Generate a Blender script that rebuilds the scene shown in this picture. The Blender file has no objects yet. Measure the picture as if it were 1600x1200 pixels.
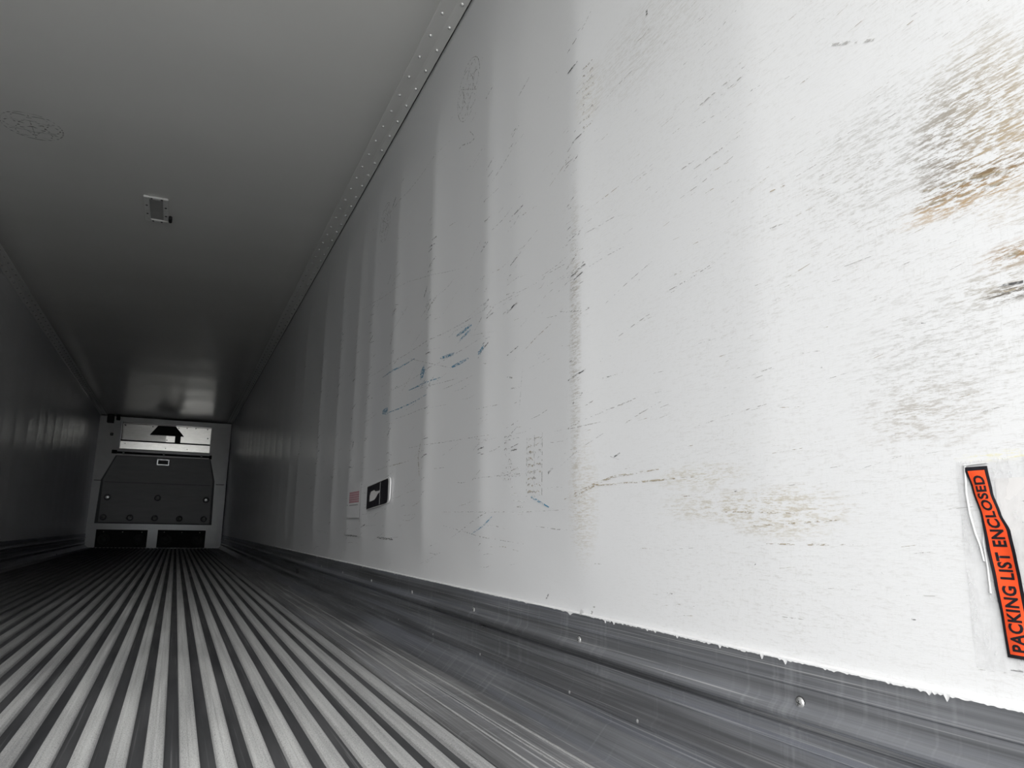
import bpy, bmesh, math, random
from mathutils import Vector, Matrix
random.seed(7)
scene = bpy.context.scene
C = scene.collection

# ------------------------------------------------------------------ camera
F_PX, YAW, PITCH, ROLL = 1151.78, 0.41803, 0.19637, 0.01707
CAM = Vector((1.5525, 0.0, 0.4555))
_f = Vector((math.sin(YAW)*math.cos(PITCH), math.cos(YAW)*math.cos(PITCH), math.sin(PITCH)))
_r0 = Vector((math.cos(YAW), -math.sin(YAW), 0)); _u0 = _r0.cross(_f)
_r = _r0*math.cos(ROLL) + _u0*math.sin(ROLL)
_u = -_r0*math.sin(ROLL) + _u0*math.cos(ROLL)
cam_data = bpy.data.cameras.new('camera'); cam = bpy.data.objects.new('camera', cam_data); C.objects.link(cam)
cam_data.sensor_width = 36; cam_data.lens = 36*F_PX/1600; cam_data.clip_start = 0.02; cam_data.clip_end = 200
M = Matrix.Identity(4)
for i in range(3):
    M[i][0] = _r[i]; M[i][1] = _u[i]; M[i][2] = -_f[i]; M[i][3] = CAM[i]
cam.matrix_world = M
scene.camera = cam

# ------------------------------------------------------------------ world: bright overcast sky seen through the open rear doors
world = bpy.data.worlds.new('world'); scene.world = world; world.use_nodes = True
wn = world.node_tree.nodes; wl = world.node_tree.links
bg = wn['Background']; bg.inputs['Color'].default_value = (0.93, 0.97, 1.0, 1); bg.inputs['Strength'].default_value = 0.78
# hazy sun behind the trailer, over the left door post: soft light that falls on the right wall
sun_d = bpy.data.lights.new('hazy_sun', 'SUN'); sun_d.energy = 2.3; sun_d.angle = math.radians(62); sun_d.color = (1.0, .985, .96)
sun = bpy.data.objects.new('hazy_sun', sun_d); C.objects.link(sun)
_az, _el = math.radians(30), math.radians(31)
sun.rotation_euler = Vector((math.sin(_az)*math.cos(_el), math.cos(_az)*math.cos(_el), -math.sin(_el))).to_track_quat('-Z', 'Y').to_euler()
scene.view_settings.view_transform = 'Standard'; scene.view_settings.look = 'None'
scene.view_settings.gamma = 1; scene.view_settings.use_curve_mapping = False
scene.view_settings.exposure = 1.53

# ------------------------------------------------------------------ dimensions (metres)
W = 2.46           # right liner plane
XL = -0.03         # left liner plane
H = 2.612          # ceiling
ZS = 2.592         # lower edge of the ceiling angle
Y0 = -0.80         # rear opening
L = 16.70          # front bulkhead plane
ZK = 0.264         # top of the aluminium scuff liner

def ray(px, py):
    return _r*((px-800)/F_PX) - _u*((py-600)/F_PX) + _f
def on_wall(px, py):
    d = ray(px, py); k = (W-CAM.x)/d.x; return (d.y*k, CAM.z+d.z*k)
def on_ceiling(px, py):
    d = ray(px, py); k = (H-CAM.z)/d.z; return (CAM.x+d.x*k, d.y*k)

# ------------------------------------------------------------------ materials
def newmat(name):
    m = bpy.data.materials.new(name); m.use_nodes = True
    nt = m.node_tree
    return m, nt, nt.nodes['Principled BSDF']
def N(nt, kind, **kw):
    n = nt.nodes.new(kind)
    for k, v in kw.items(): setattr(n, k, v)
    return n
def LK(nt, a, b): nt.links.new(a, b)
def val(nt, op, a, b=None, c=None, clamp=False):
    n = N(nt, 'ShaderNodeMath', operation=op); n.use_clamp = clamp
    for i, v in enumerate((a, b, c)):
        if v is None: continue
        if isinstance(v, (int, float)): n.inputs[i].default_value = v
        else: LK(nt, v, n.inputs[i])
    return n.outputs[0]
def pos(nt):
    g = N(nt, 'ShaderNodeNewGeometry'); s = N(nt, 'ShaderNodeSeparateXYZ'); LK(nt, g.outputs['Position'], s.inputs[0])
    return g.outputs['Position'], s.outputs
def noise(nt, vec, scale, detail=4, rough=0.55, st=(1, 1, 1), off=(0, 0, 0)):
    mp = N(nt, 'ShaderNodeMapping'); mp.inputs['Scale'].default_value = st; mp.inputs['Location'].default_value = off
    LK(nt, vec, mp.inputs[0])
    n = N(nt, 'ShaderNodeTexNoise'); n.inputs['Scale'].default_value = scale
    n.inputs['Detail'].default_value = detail; n.inputs['Roughness'].default_value = rough
    LK(nt, mp.outputs[0], n.inputs['Vector'])
    return n.outputs['Fac']
def ramp(nt, fac, lo, hi, a=0.0, b=1.0):
    n = N(nt, 'ShaderNodeMapRange'); n.clamp = True
    n.inputs[1].default_value = lo; n.inputs[2].default_value = hi; n.inputs[3].default_value = a; n.inputs[4].default_value = b
    LK(nt, fac, n.inputs[0]); return n.outputs[0]
def mix(nt, fac, a, b):
    n = N(nt, 'ShaderNodeMix', data_type='RGBA')
    if isinstance(fac, (int, float)): n.inputs[0].default_value = fac
    else: LK(nt, fac, n.inputs[0])
    for s, v in ((6, a), (7, b)):
        if isinstance(v, tuple): n.inputs[s].default_value = (*v, 1)
        else: LK(nt, v, n.inputs[s])
    return n.outputs[2]
def bump(nt, b, h, strength, dist):
    n = N(nt, 'ShaderNodeBump'); n.inputs['Strength'].default_value = strength; n.inputs['Distance'].default_value = dist
    LK(nt, h, n.inputs['Height']); LK(nt, n.outputs[0], b.inputs['Normal'])
def spot(nt, s, cy, cz, ry, rz):
    """soft elliptical mask on the wall plane (1 at centre, 0 outside)"""
    a = val(nt, 'DIVIDE', val(nt, 'SUBTRACT', s[1], cy), ry); b = val(nt, 'DIVIDE', val(nt, 'SUBTRACT', s[2], cz), rz)
    q = val(nt, 'ADD', val(nt, 'MULTIPLY', a, a), val(nt, 'MULTIPLY', b, b))
    return ramp(nt, q, 0.0, 1.0, 1.0, 0.0)

def simple(name, col, rough=0.5, metal=0.0, var=0.12, scale=12, spec=0.5, st=(1, 1, 1)):
    m, nt, b = newmat(name); p, s = pos(nt)
    n = noise(nt, p, scale, st=st)
    lo = tuple(c*(1-var) for c in col); hi = tuple(min(1, c*(1+var)) for c in col)
    LK(nt, mix(nt, ramp(nt, n, .3, .7), lo, hi), b.inputs['Base Color'])
    LK(nt, ramp(nt, n, .3, .7, rough*.9, rough*1.1), b.inputs['Roughness'])
    b.inputs['Metallic'].default_value = metal; b.inputs['Specular IOR Level'].default_value = spec
    return m

def liner_wall(name, worn):
    m, nt, b = newmat(name); p, s = pos(nt)
    tone = noise(nt, p, 1.1, 3, st=(1, 1, .5))
    col = mix(nt, ramp(nt, tone, .1, .9), (0.69, 0.695, 0.71), (0.74, 0.74, 0.74))
    fine = noise(nt, p, 1.0, 5, .68, st=(1, 12, 170))             # scratches run along the trailer
    fine2 = noise(nt, p, 1.0, 5, .72, st=(1, 55, 330), off=(3, 1, 7))
    weave = noise(nt, p, 1.0, 2, .7, st=(1, 300, 300))
    big = noise(nt, p, 1.6, 3, st=(1, 1, 1.7), off=(0, 4, 2))
    if worn:
        near = ramp(nt, s[1], .5, 1.9, 1.0, 0.05)
        zone = val(nt, 'MULTIPLY', near, ramp(nt, big, .36, .62, .30, 1.0))
        st = ramp(nt, fine2, .53, .64)
        m1 = val(nt, 'MULTIPLY', val(nt, 'MULTIPLY', st, zone), .46)
        col = mix(nt, m1, col, (0.36, 0.34, 0.31))
        weft = noise(nt, p, 1.0, 3, .7, st=(1, 300, 80), off=(2, 5, 1))
        col = mix(nt, val(nt, 'MULTIPLY', val(nt, 'MULTIPLY', ramp(nt, weft, .56, .70), zone), .30), col, (0.42, 0.41, 0.39))
        st2 = ramp(nt, fine, .6, .75)
        m2 = val(nt, 'MULTIPLY', val(nt, 'MULTIPLY', st2, zone), .30)
        col = mix(nt, m2, col, (0.42, 0.38, 0.31))
        # worn-through brown patches where pallets rub near the doors
        for (a, bq, ry, rz, amt, c) in STAINS:
            msk = spot(nt, s, a, bq, ry, rz)
            k = ramp(nt, val(nt, 'ADD', val(nt, 'MULTIPLY', fine2, .7), val(nt, 'MULTIPLY', fine, .3)), .47, .58)
            k = val(nt, 'MULTIPLY', val(nt, 'MULTIPLY', k, msk), amt, clamp=True)
            col = mix(nt, k, col, c)
    else:
        st = ramp(nt, fine, .6, .75)
        col = mix(nt, val(nt, 'MULTIPLY', st, .2), col, (0.4, 0.39, 0.37))
    LK(nt, col, b.inputs['Base Color'])
    b.inputs['Roughness'].default_value = 0.30
    LK(nt, ramp(nt, tone, .0, 1.0, .26, .34), b.inputs['Roughness'])
    b.inputs['Specular IOR Level'].default_value = 0.45
    h = val(nt, 'ADD', val(nt, 'MULTIPLY', weave, .35), val(nt, 'ADD', fine2, val(nt, 'MULTIPLY', fine, .7)))
    bump(nt, b, h, 0.1, 0.0010)
    if worn:
        bn = [n for n in nt.nodes if n.type == 'BUMP'][0]; LK(nt, val(nt, 'ADD', val(nt, 'MULTIPLY', near, .30), .004), bn.inputs['Strength'])
    return m

def aluminium(name, lo, hi, rough, metal, streak=(40, 1.2, 140), bumpd=0.0008, grain=0.0, dull=False, smear=0.0, scratch=.7, spec=.5):
    m, nt, b = newmat(name); p, s = pos(nt)
    f = noise(nt, p, 1.0, 4, .6, st=streak)
    g = noise(nt, p, 2.2, 3, st=(3, .6, 3), off=(5, 2, 1))
    k = ramp(nt, val(nt, 'ADD', val(nt, 'MULTIPLY', f, .6), val(nt, 'MULTIPLY', g, .4)), .36, .64)
    col = mix(nt, k, lo, hi)
    sp = noise(nt, p, 1.0, 2, .5, st=(150, 1.6, 400), off=(1, 9, 2))
    col = mix(nt, val(nt, 'MULTIPLY', ramp(nt, sp, .60, .70), scratch), col, (0.66, 0.66, 0.67))
    h = f
    if grain:
        gr = noise(nt, p, 330, 3, .7, st=(1, .5, 1))
        col = mix(nt, val(nt, 'MULTIPLY', ramp(nt, gr, .5, .75), grain), col, (0.75, 0.75, 0.74))
        col = mix(nt, val(nt, 'MULTIPLY', ramp(nt, gr, .42, .3), grain), col, (0.12, 0.12, 0.12))
        h = val(nt, 'ADD', f, val(nt, 'MULTIPLY', gr, 1.2))
    if dull:      # ribs much darker towards the left wall, mildly darker towards the right
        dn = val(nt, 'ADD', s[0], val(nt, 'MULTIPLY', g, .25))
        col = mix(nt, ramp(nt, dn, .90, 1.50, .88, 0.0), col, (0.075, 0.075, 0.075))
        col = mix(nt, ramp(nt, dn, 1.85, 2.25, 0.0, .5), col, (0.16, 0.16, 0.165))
    if smear:     # dried runs and bluish oxide bands
        sm = noise(nt, p, 1.0, 3, .6, st=(1, 38, 4), off=(0, 3, 3)); bd = noise(nt, p, 1.0, 2, .5, st=(3, .5, 26), off=(7, 0, 5))
        col = mix(nt, val(nt, 'MULTIPLY', ramp(nt, sm, .55, .72), smear*.6), col, (0.52, 0.53, 0.56))
        col = mix(nt, val(nt, 'MULTIPLY', ramp(nt, bd, .5, .62), smear), col, (0.31, 0.325, 0.38))
        col = mix(nt, val(nt, 'MULTIPLY', ramp(nt, bd, .46, .36), smear), col, (0.10, 0.10, 0.105))
    LK(nt, col, b.inputs['Base Color'])
    LK(nt, ramp(nt, g, .3, .7, rough*.8, rough*1.2), b.inputs['Roughness'])
    b.inputs['Metallic'].default_value = metal; b.inputs['Specular IOR Level'].default_value = spec
    bump(nt, b, h, .35, bumpd)
    return m

def stain_at(px, py, rpy, rpz, amt, c):
    y, z = on_wall(px, py); return (y, z, rpy, rpz, amt, c)
STAINS = [
    stain_at(1500, 225, .085, .11, 1.3, (0.23, 0.19, 0.15)),
    stain_at(1560, 205, .07, .14, 1.1, (0.42, 0.34, 0.24)),
    stain_at(1520, 285, .11, .022, 1.4, (0.20, 0.14, 0.08)),
    stain_at(1500, 312, .11, .025, .9, (0.45, 0.31, 0.17)),
    stain_at(1590, 395, .06, .022, 1.0, (0.33, 0.22, 0.12)),
    stain_at(1560, 445, .07, .03, .7, (0.33, 0.29, 0.23)),
    stain_at(1590, 455, .05, .012, 1.2, (0.10, 0.08, 0.06)),
    stain_at(1520, 130, .10, .10, .7, (0.40, 0.36, 0.30)),
    stain_at(1380, 240, .17, .12, .55, (0.38, 0.37, 0.35)),
    stain_at(1460, 560, .15, .12, .38, (0.36, 0.35, 0.33)),
    stain_at(1440, 650, .12, .06, .40, (0.33, 0.28, 0.22)),
    stain_at(1220, 800, .17, .05, .55, (0.40, 0.33, 0.20)),
    stain_at(1120, 790, .20, .035, .5, (0.40, 0.34, 0.22)),
    stain_at(1560, 712, .06, .008, .7, (0.75, 0.70, 0.36)),
    stain_at(1090, 745, .16, .03, .45, (0.42, 0.36, 0.22)),
    stain_at(1010, 60, .30, .13, .35, (0.42, 0.40, 0.36)),
    stain_at(925, 150, .08, .10, .5, (0.48, 0.44, 0.36)),
    stain_at(905, 520, .035, .45, .7, (0.34, 0.31, 0.26)),
    stain_at(915, 780, .08, .18, .5, (0.42, 0.36, 0.26)),
]
MAT = {}
MAT['wall'] = liner_wall('worn_white_liner', True)
MAT['wall_l'] = liner_wall('white_liner', False)
def ceiling_mat():
    m, nt, b = newmat('ceiling_liner'); p, s = pos(nt)
    n = noise(nt, p, 1.3, 3, st=(.5, 1, 1)); w = noise(nt, p, 140, 2)
    LK(nt, mix(nt, ramp(nt, n, .3, .7), (0.80, 0.795, 0.77), (0.84, 0.835, 0.81)), b.inputs['Base Color'])
    b.inputs['Roughness'].default_value = 0.24; b.inputs['Specular IOR Level'].default_value = .24
    bump(nt, b, w, .06, .001)
    return m
MAT['ceiling'] = ceiling_mat()
MAT['trim'] = simple('trim_plastic', (0.77, 0.765, 0.745), .35, 0, .012, 3)
MAT['rivet'] = simple('rivet_aluminium', (0.93, 0.93, 0.92), .22, .55, .04, 40)
MAT['kick'] = aluminium('scuff_liner_aluminium', (0.14, 0.145, 0.155), (0.31, 0.318, 0.34), .34, .6, smear=.55)
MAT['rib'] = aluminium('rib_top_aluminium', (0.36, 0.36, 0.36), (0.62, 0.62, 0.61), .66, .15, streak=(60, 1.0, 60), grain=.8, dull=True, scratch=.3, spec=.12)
MAT['groove'] = aluminium('groove_grime', (0.036, 0.037, 0.04), (0.088, 0.088, 0.092), .6, .2, streak=(20, 2.0, 20), scratch=.12, spec=.25)
MAT['sideplate'] = aluminium('side_plate_aluminium', (0.13, 0.13, 0.135), (0.33, 0.33, 0.335), .5, .45, streak=(150, 1.2, 60), smear=.35)
MAT['bead'] = simple('white_sealant', (0.66, 0.66, 0.665), .5, 0, .05, 60)
MAT['screw'] = simple('zinc_screw', (0.62, 0.62, 0.62), .3, .8, .1, 200)
MAT['dark'] = simple('black_plastic', (0.010, 0.010, 0.011), .7, 0, .2, 60)
MAT['slot'] = simple('slot_dirt_and_shadow', (0.05, 0.05, 0.05), .6, 0, .2, 100)
MAT['frame'] = simple('bulkhead_white', (0.87, 0.87, 0.86), .16, 0, .04, 5)
MAT['panel'] = simple('bulkhead_grey', (0.37, 0.37, 0.375), .42, 0, .08, 3, st=(1, 1, 6))
MAT['panel_edge'] = simple('bulkhead_edge', (0.16, 0.16, 0.165), .6, 0, .1, 8)
MAT['steel'] = simple('evaporator_sheet', (0.86, 0.84, 0.80), .19, 1.0, .06, 3, st=(3, 1, 12))
MAT['bright'] = simple('polished_plate', (0.75, 0.75, 0.75), .33, 1.0, .05, 50)
MAT['cap'] = simple('white_cap', (0.85, 0.85, 0.85), .25, 0, .05, 30)
MAT['lamp'] = simple('lamp_frame_white', (0.84, 0.84, 0.82), .35, 0, .08, 40)
MAT['lens'] = simple('lamp_recess_grey', (0.40, 0.395, 0.385), .5, 0, .08, 20)
MAT['concrete'] = simple('yard_concrete', (0.64, 0.63, 0.60), .85, 0, .15, 1.5)
MAT['skin'] = simple('outer_skin', (0.75, 0.75, 0.76), .35, 0, .05, 3)
MAT['orange'] = simple('orange_print', (0.83, 0.085, 0.022), .32, 0, .08, 25)
MAT['black'] = simple('black_print', (0.012, 0.011, 0.015), .35, 0, .1, 25)
MAT['paper'] = simple('white_paper', (0.66, 0.645, 0.64), .5, 0, .06, 14)
MAT['pink'] = simple('faded_red_print', (0.50, 0.27, 0.30), .5, 0, .1, 60)
MAT['pale'] = simple('pale_label', (0.74, 0.74, 0.75), .35, 0, .04, 30)
def film_mat():
    m, nt, b = newmat('clear_film')
    p, s = pos(nt); n = noise(nt, p, 55, 3, st=(1, 1, .5))
    tr = N(nt, 'ShaderNodeBsdfTransparent'); mx = N(nt, 'ShaderNodeMixShader')
    b.inputs['Base Color'].default_value = (.76, .76, .77, 1); b.inputs['Roughness'].default_value = .3
    bump(nt, b, n, .5, .004)
    LK(nt, ramp(nt, n, .4, .75, .12, .45), mx.inputs[0])
    LK(nt, tr.outputs[0], mx.inputs[1]); LK(nt, b.outputs[0], mx.inputs[2])
    LK(nt, mx.outputs[0], nt.nodes['Material Output'].inputs[0])
    return m
MAT['film'] = film_mat()
def mark_mat(name, col, cover, st=(1, 60, 260)):
    """scuff: pigment broken up by the weave of the liner"""
    m, nt, b = newmat(name); p, s = pos(nt)
    n = noise(nt, p, 1.0, 3, .65, st=st)
    tr = N(nt, 'ShaderNodeBsdfTransparent'); mx = N(nt, 'ShaderNodeMixShader')
    b.inputs['Base Color'].default_value = (*col, 1); b.inputs['Roughness'].default_value = .6
    LK(nt, ramp(nt, n, .62-cover*.35, .70-cover*.25, 0, min(1, .35+cover)), mx.inputs[0])
    LK(nt, tr.outputs[0], mx.inputs[1]); LK(nt, b.outputs[0], mx.inputs[2])
    LK(nt, mx.outputs[0], nt.nodes['Material Output'].inputs[0])
    return m
MAT['mk_grey'] = mark_mat('scuff_grey', (0.42, 0.41, 0.39), .34)
MAT['mk_dark'] = mark_mat('scuff_dark', (0.07, 0.07, 0.07), .5)
MAT['mk_brown'] = mark_mat('scuff_brown', (0.40, 0.34, 0.24), .38)
MAT['mk_blue'] = mark_mat('scuff_blue', (0.05, 0.26, 0.42), .5)
MAT['mk_pencil'] = mark_mat('pencil_line', (0.36, 0.355, 0.34), .38, (1, 90, 90))

# ------------------------------------------------------------------ builders
def link(o, parent=None):
    C.objects.link(o)
    if parent is not None: o.parent = parent
    return o
def mesh_obj(name, verts, faces, mat, parent=None, smooth=False):
    me = bpy.data.meshes.new(name); me.from_pydata([tuple(v) for v in verts], [], faces); me.update()
    bm = bmesh.new(); bm.from_mesh(me); bmesh.ops.recalc_face_normals(bm, faces=bm.faces); bm.to_mesh(me); bm.free()
    if mat: me.materials.append(mat)
    if smooth:
        for p in me.polygons: p.use_smooth = True
    return link(bpy.data.objects.new(name, me), parent)
def bm_obj(name, bm, mat, parent=None, smooth=False, recalc=True):
    if recalc: bmesh.ops.recalc_face_normals(bm, faces=bm.faces)
    me = bpy.data.meshes.new(name); bm.to_mesh(me); bm.free()
    if mat: me.materials.append(mat)
    if smooth:
        for p in me.polygons: p.use_smooth = True
    return link(bpy.data.objects.new(name, me), parent)
def add_box(bm, x0, x1, y0, y1, z0, z1, bev=0.0):
    r = bmesh.ops.create_cube(bm, size=1)
    vs = r['verts']
    for v in vs:
        v.co = Vector((x0+(v.co.x+.5)*(x1-x0), y0+(v.co.y+.5)*(y1-y0), z0+(v.co.z+.5)*(z1-z0)))
    if bev:
        es = list({e for v in vs for e in v.link_edges})
        bmesh.ops.bevel(bm, geom=es, offset=bev, segments=2, affect='EDGES')
def box(name, x0, x1, y0, y1, z0, z1, mat, parent=None, bev=0.0):
    bm = bmesh.new(); add_box(bm, x0, x1, y0, y1, z0, z1, bev); return bm_obj(name, bm, mat, parent)
def prism(name, pts, axis_a, axis_b, mat, parent=None, bev=0.0):
    """pts are (x,z); extruded between y=axis_a and y=axis_b"""
    bm = bmesh.new()
    a = [bm.verts.new((x, axis_a, z)) for x, z in pts]; b = [bm.verts.new((x, axis_b, z)) for x, z in pts]
    n = len(pts)
    bm.faces.new(a); bm.faces.new(b[::-1])
    for i in range(n): bm.faces.new((a[i], b[i], b[(i+1) % n], a[(i+1) % n]))
    if bev:
        es = [e for e in bm.edges if abs(e.verts[0].co.y-axis_a) < 1e-6 and abs(e.verts[1].co.y-axis_a) < 1e-6]
        bmesh.ops.bevel(bm, geom=es, offset=bev, segments=2, affect='EDGES')
    return bm_obj(name, bm, mat, parent)
def dome_mesh(name, r, h, seg=12, rings=3, mat=None):
    """flattened dome about local +Z"""
    vs = [(0, 0, h)]; fs = []
    for i in range(1, rings+1):
        a = math.pi/2*i/rings
        for k in range(seg):
            t = 2*math.pi*k/seg; vs.append((r*math.sin(a)*math.cos(t), r*math.sin(a)*math.sin(t), h*math.cos(a)))
    for k in range(seg): fs.append((0, 1+k, 1+(k+1) % seg))
    for i in range(rings-1):
        for k in range(seg):
            a = 1+i*seg+k; b = 1+i*seg+(k+1) % seg; fs.append((a, a+seg, b+seg, b))
    fs.append(tuple(1+(rings-1)*seg+k for k in range(seg)))
    me = bpy.data.meshes.new(name); me.from_pydata(vs, [], fs); me.update()
    if mat: me.materials.append(mat)
    for p in me.polygons: p.use_smooth = True
    return me
def ring_mesh(name, R, r, mat, seg=28, s2=8):
    """torus about local Z"""
    vs = []; fs = []
    for i in range(seg):
        a = 2*math.pi*i/seg
        for j in range(s2):
            b = 2*math.pi*j/s2; vs.append(((R+r*math.cos(b))*math.cos(a), (R+r*math.cos(b))*math.sin(a), r*math.sin(b)))
    for i in range(seg):
        for j in range(s2):
            fs.append((i*s2+j, ((i+1) % seg)*s2+j, ((i+1) % seg)*s2+(j+1) % s2, i*s2+(j+1) % s2))
    me = bpy.data.meshes.new(name); me.from_pydata(vs, [], fs); me.update(); me.materials.append(mat)
    for p in me.polygons: p.use_smooth = True
    return me
def place(name, me, parent, loc, rot=(0, 0, 0)):
    o = bpy.data.objects.new(name, me); link(o, parent); o.location = loc; o.rotation_euler = rot; return o
def thing(name, label, cat, group=None, loc=(0, 0, 0)):
    o = bpy.data.objects.new(name, None); C.objects.link(o); o.location = loc
    o['label'] = label; o['category'] = cat
    if group: o['group'] = group
    return o
def structure(o, label, cat):
    o['kind'] = 'structure'; o['label'] = label; o['category'] = cat; return o

# ------------------------------------------------------------------ liner bulges over the wall posts
def smooth01(t):
    t = max(0.0, min(1.0, t)); return t*t*(3-2*t)
RIDGE_PX = [(1195, 2.2), (906, 5.5), (803, 1.5), (757, 5), (668, 7), (610, 5.5), (573, 5), (552, 6), (526, 6), (499, 7), (470, 6), (456, 7), (443, 5)]
RIDGES = [(on_wall(px, 700)[0], a*.0022) for px, a in RIDGE_PX]
yy = RIDGES[-1][0]
while yy < 16.0:
    yy += .61; RIDGES.append((yy, .011))
def bulge(y, z):
    d = 0.0
    for c, a in RIDGES:
        t = y-c
        if -.7 < t < .8: d += a*math.exp(-(math.sqrt(t*t+.0016)-.04)/(.10 if t < 0 else .17))
    env = smooth01((z-.28)/.25)*smooth01((H-.12-z)/.5)
    return d*env + .0015*math.sin(y*3.1+z*1.7)*env
def liner(name, side, mat):
    ys = []; y = Y0
    while y < 7: ys.append(y); y += .02
    while y < L+.25: ys.append(y); y += .035
    ys.append(L+.3)
    zs = [-.05, .0, .15, .262, .3, .36, .45, .6, .8, 1.0, 1.2, 1.4, 1.6, 1.8, 2.0, 2.15, 2.3, 2.4, 2.5, 2.56, H+.02]
    x = W if side > 0 else XL
    vs = []; fs = []; nz = len(zs)
    for yv in ys:
        for z in zs: vs.append((x-side*bulge(yv, z), yv, z))
    for i in range(len(ys)-1):
        for j in range(nz-1):
            a = i*nz+j; fs.append((a, a+1, a+nz+1, a+nz))
    # outer skin
    o = len(vs); xo = x+side*.09
    vs += [(xo, Y0, -.05), (xo, Y0, H+.02), (xo, L+.3, -.05), (xo, L+.3, H+.02)]
    n = len(ys)
    fs.append((o, o+1, o+3, o+2))
    fs.append(tuple([j for j in range(nz)] + [o+1, o]))
    fs.append(tuple([(n-1)*nz+j for j in range(nz)] + [o+3, o+2]))
    fs.append(tuple([i*nz for i in range(n)] + [o+2, o]))
    fs.append(tuple([i*nz+nz-1 for i in range(n)] + [o+3, o+1]))
    ob = mesh_obj(name, vs, fs, mat)
    for p in ob.data.polygons: p.use_smooth = len(p.vertices) == 4 and p.index < (n-1)*(nz-1)
    return ob
wall_right = structure(liner('wall_right', 1, MAT['wall']), 'white scuffed liner wall with brown scratches and vertical bulges', 'wall')
wall_left = structure(liner('wall_left', -1, MAT['wall_l']), 'dim white liner wall beside the far edge of the ribbed floor', 'wall')

# ceiling with very shallow cross waves
def build_ceiling():
    ys = []; y = Y0
    while y < L+.3: ys.append(y); y += .06
    ys.append(L+.3)
    xs = [XL-.02, .3, .8, 1.3, 1.8, 2.2, W+.02]
    vs = []; fs = []; nx = len(xs)
    for yv in ys:
        for i, x in enumerate(xs):
            e = 0 if i in (0, nx-1) else 1
            vs.append((x, yv, H + e*.0012*math.sin(yv*5.2+x*.4)))
    for i in range(len(ys)-1):
        for j in range(nx-1):
            a = i*nx+j; fs.append((a, a+1, a+nx+1, a+nx))
    o = len(vs); n = len(ys)
    vs += [(xs[0], Y0, H+.09), (xs[-1], Y0, H+.09), (xs[0], L+.3, H+.09), (xs[-1], L+.3, H+.09)]
    fs += [(o, o+1, o+3, o+2), tuple(list(range(nx))+[o+1, o]), tuple([(n-1)*nx+j for j in range(nx)]+[o+3, o+2]),
           tuple([i*nx for i in range(n)]+[o+2, o]), tuple([i*nx+nx-1 for i in range(n)]+[o+3, o+1])]
    ob = mesh_obj('ceiling', vs, fs, MAT['ceiling'])
    for p in ob.data.polygons: p.use_smooth = p.index < (n-1)*(nx-1)
    return ob
ceiling = structure(build_ceiling(), 'smooth grey-white ceiling liner of the trailer', 'ceiling')

# ------------------------------------------------------------------ floor: dark duct base with raised aluminium ribs
floor = structure(box('floor', XL-.02, W+.02, Y0, L+.3, -.16, -.0125, MAT['groove']), 'ribbed aluminium duct floor with dirty grooves', 'floor')
PITCH_R = .0668; X_R = 1.356
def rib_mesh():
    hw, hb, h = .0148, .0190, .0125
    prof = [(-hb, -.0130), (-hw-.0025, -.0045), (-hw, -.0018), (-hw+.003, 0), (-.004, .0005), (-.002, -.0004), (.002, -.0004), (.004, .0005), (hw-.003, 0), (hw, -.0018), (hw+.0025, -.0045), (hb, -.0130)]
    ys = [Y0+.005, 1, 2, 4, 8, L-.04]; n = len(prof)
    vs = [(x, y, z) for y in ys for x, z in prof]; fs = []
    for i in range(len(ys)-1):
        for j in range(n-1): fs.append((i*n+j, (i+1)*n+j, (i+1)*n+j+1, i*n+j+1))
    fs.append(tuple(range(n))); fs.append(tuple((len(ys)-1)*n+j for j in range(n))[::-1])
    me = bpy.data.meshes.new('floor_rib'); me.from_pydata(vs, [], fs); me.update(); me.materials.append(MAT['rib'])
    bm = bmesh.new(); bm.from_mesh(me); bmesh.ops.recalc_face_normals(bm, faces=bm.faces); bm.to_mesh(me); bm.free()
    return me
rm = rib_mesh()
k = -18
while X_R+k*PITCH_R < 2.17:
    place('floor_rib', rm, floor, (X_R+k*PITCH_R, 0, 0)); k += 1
# flat side plates between the last rib and the scuff liner
def ext_y(name, prof, mat, parent, y0=Y0+.004, y1=L-.03, closed=True):
    n = len(prof); vs = [(x, y0, z) for x, z in prof] + [(x, y1, z) for x, z in prof]
    fs = [(i, (i+1) % n, n+(i+1) % n, n+i) for i in range(n)]
    fs += [tuple(range(n)), tuple(range(n, 2*n))[::-1]]
    return mesh_obj(name, vs, fs, mat, parent)
def side_plate(sgn):
    # e = distance from the liner plane
    pr = [(.06, 0), (.112, .0), (.114, .0022), (.122, .0022), (.124, 0), (.158, 0), (.160, .003), (.164, .003), (.166, .0008), (.169, .0008), (.171, .003), (.175, .003), (.177, 0),
          (.215, 0), (.217, .002), (.221, .002), (.223, 0), (.262, 0), (.266, -.004), (.27, -.0130), (.06, -.0130)]
    if sgn < 0: pr = [(.06, 0), (.15, 0), (.155, -.004), (.158, -.0130), (.06, -.0130)]
    return [((W-e) if sgn > 0 else (XL+e), z) for e, z in pr]
ext_y('side_plate', side_plate(1), MAT['sideplate'], floor)
ext_y('side_plate', side_plate(-1), MAT['sideplate'], floor)
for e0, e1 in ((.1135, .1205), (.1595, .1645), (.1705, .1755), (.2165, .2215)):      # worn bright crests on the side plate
    ext_y('worn_crest', [(W-e1, .002), (W-e1+.001, .0038), (W-e0-.001, .0038), (W-e0, .002)], MAT['rib'], floor)

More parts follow.
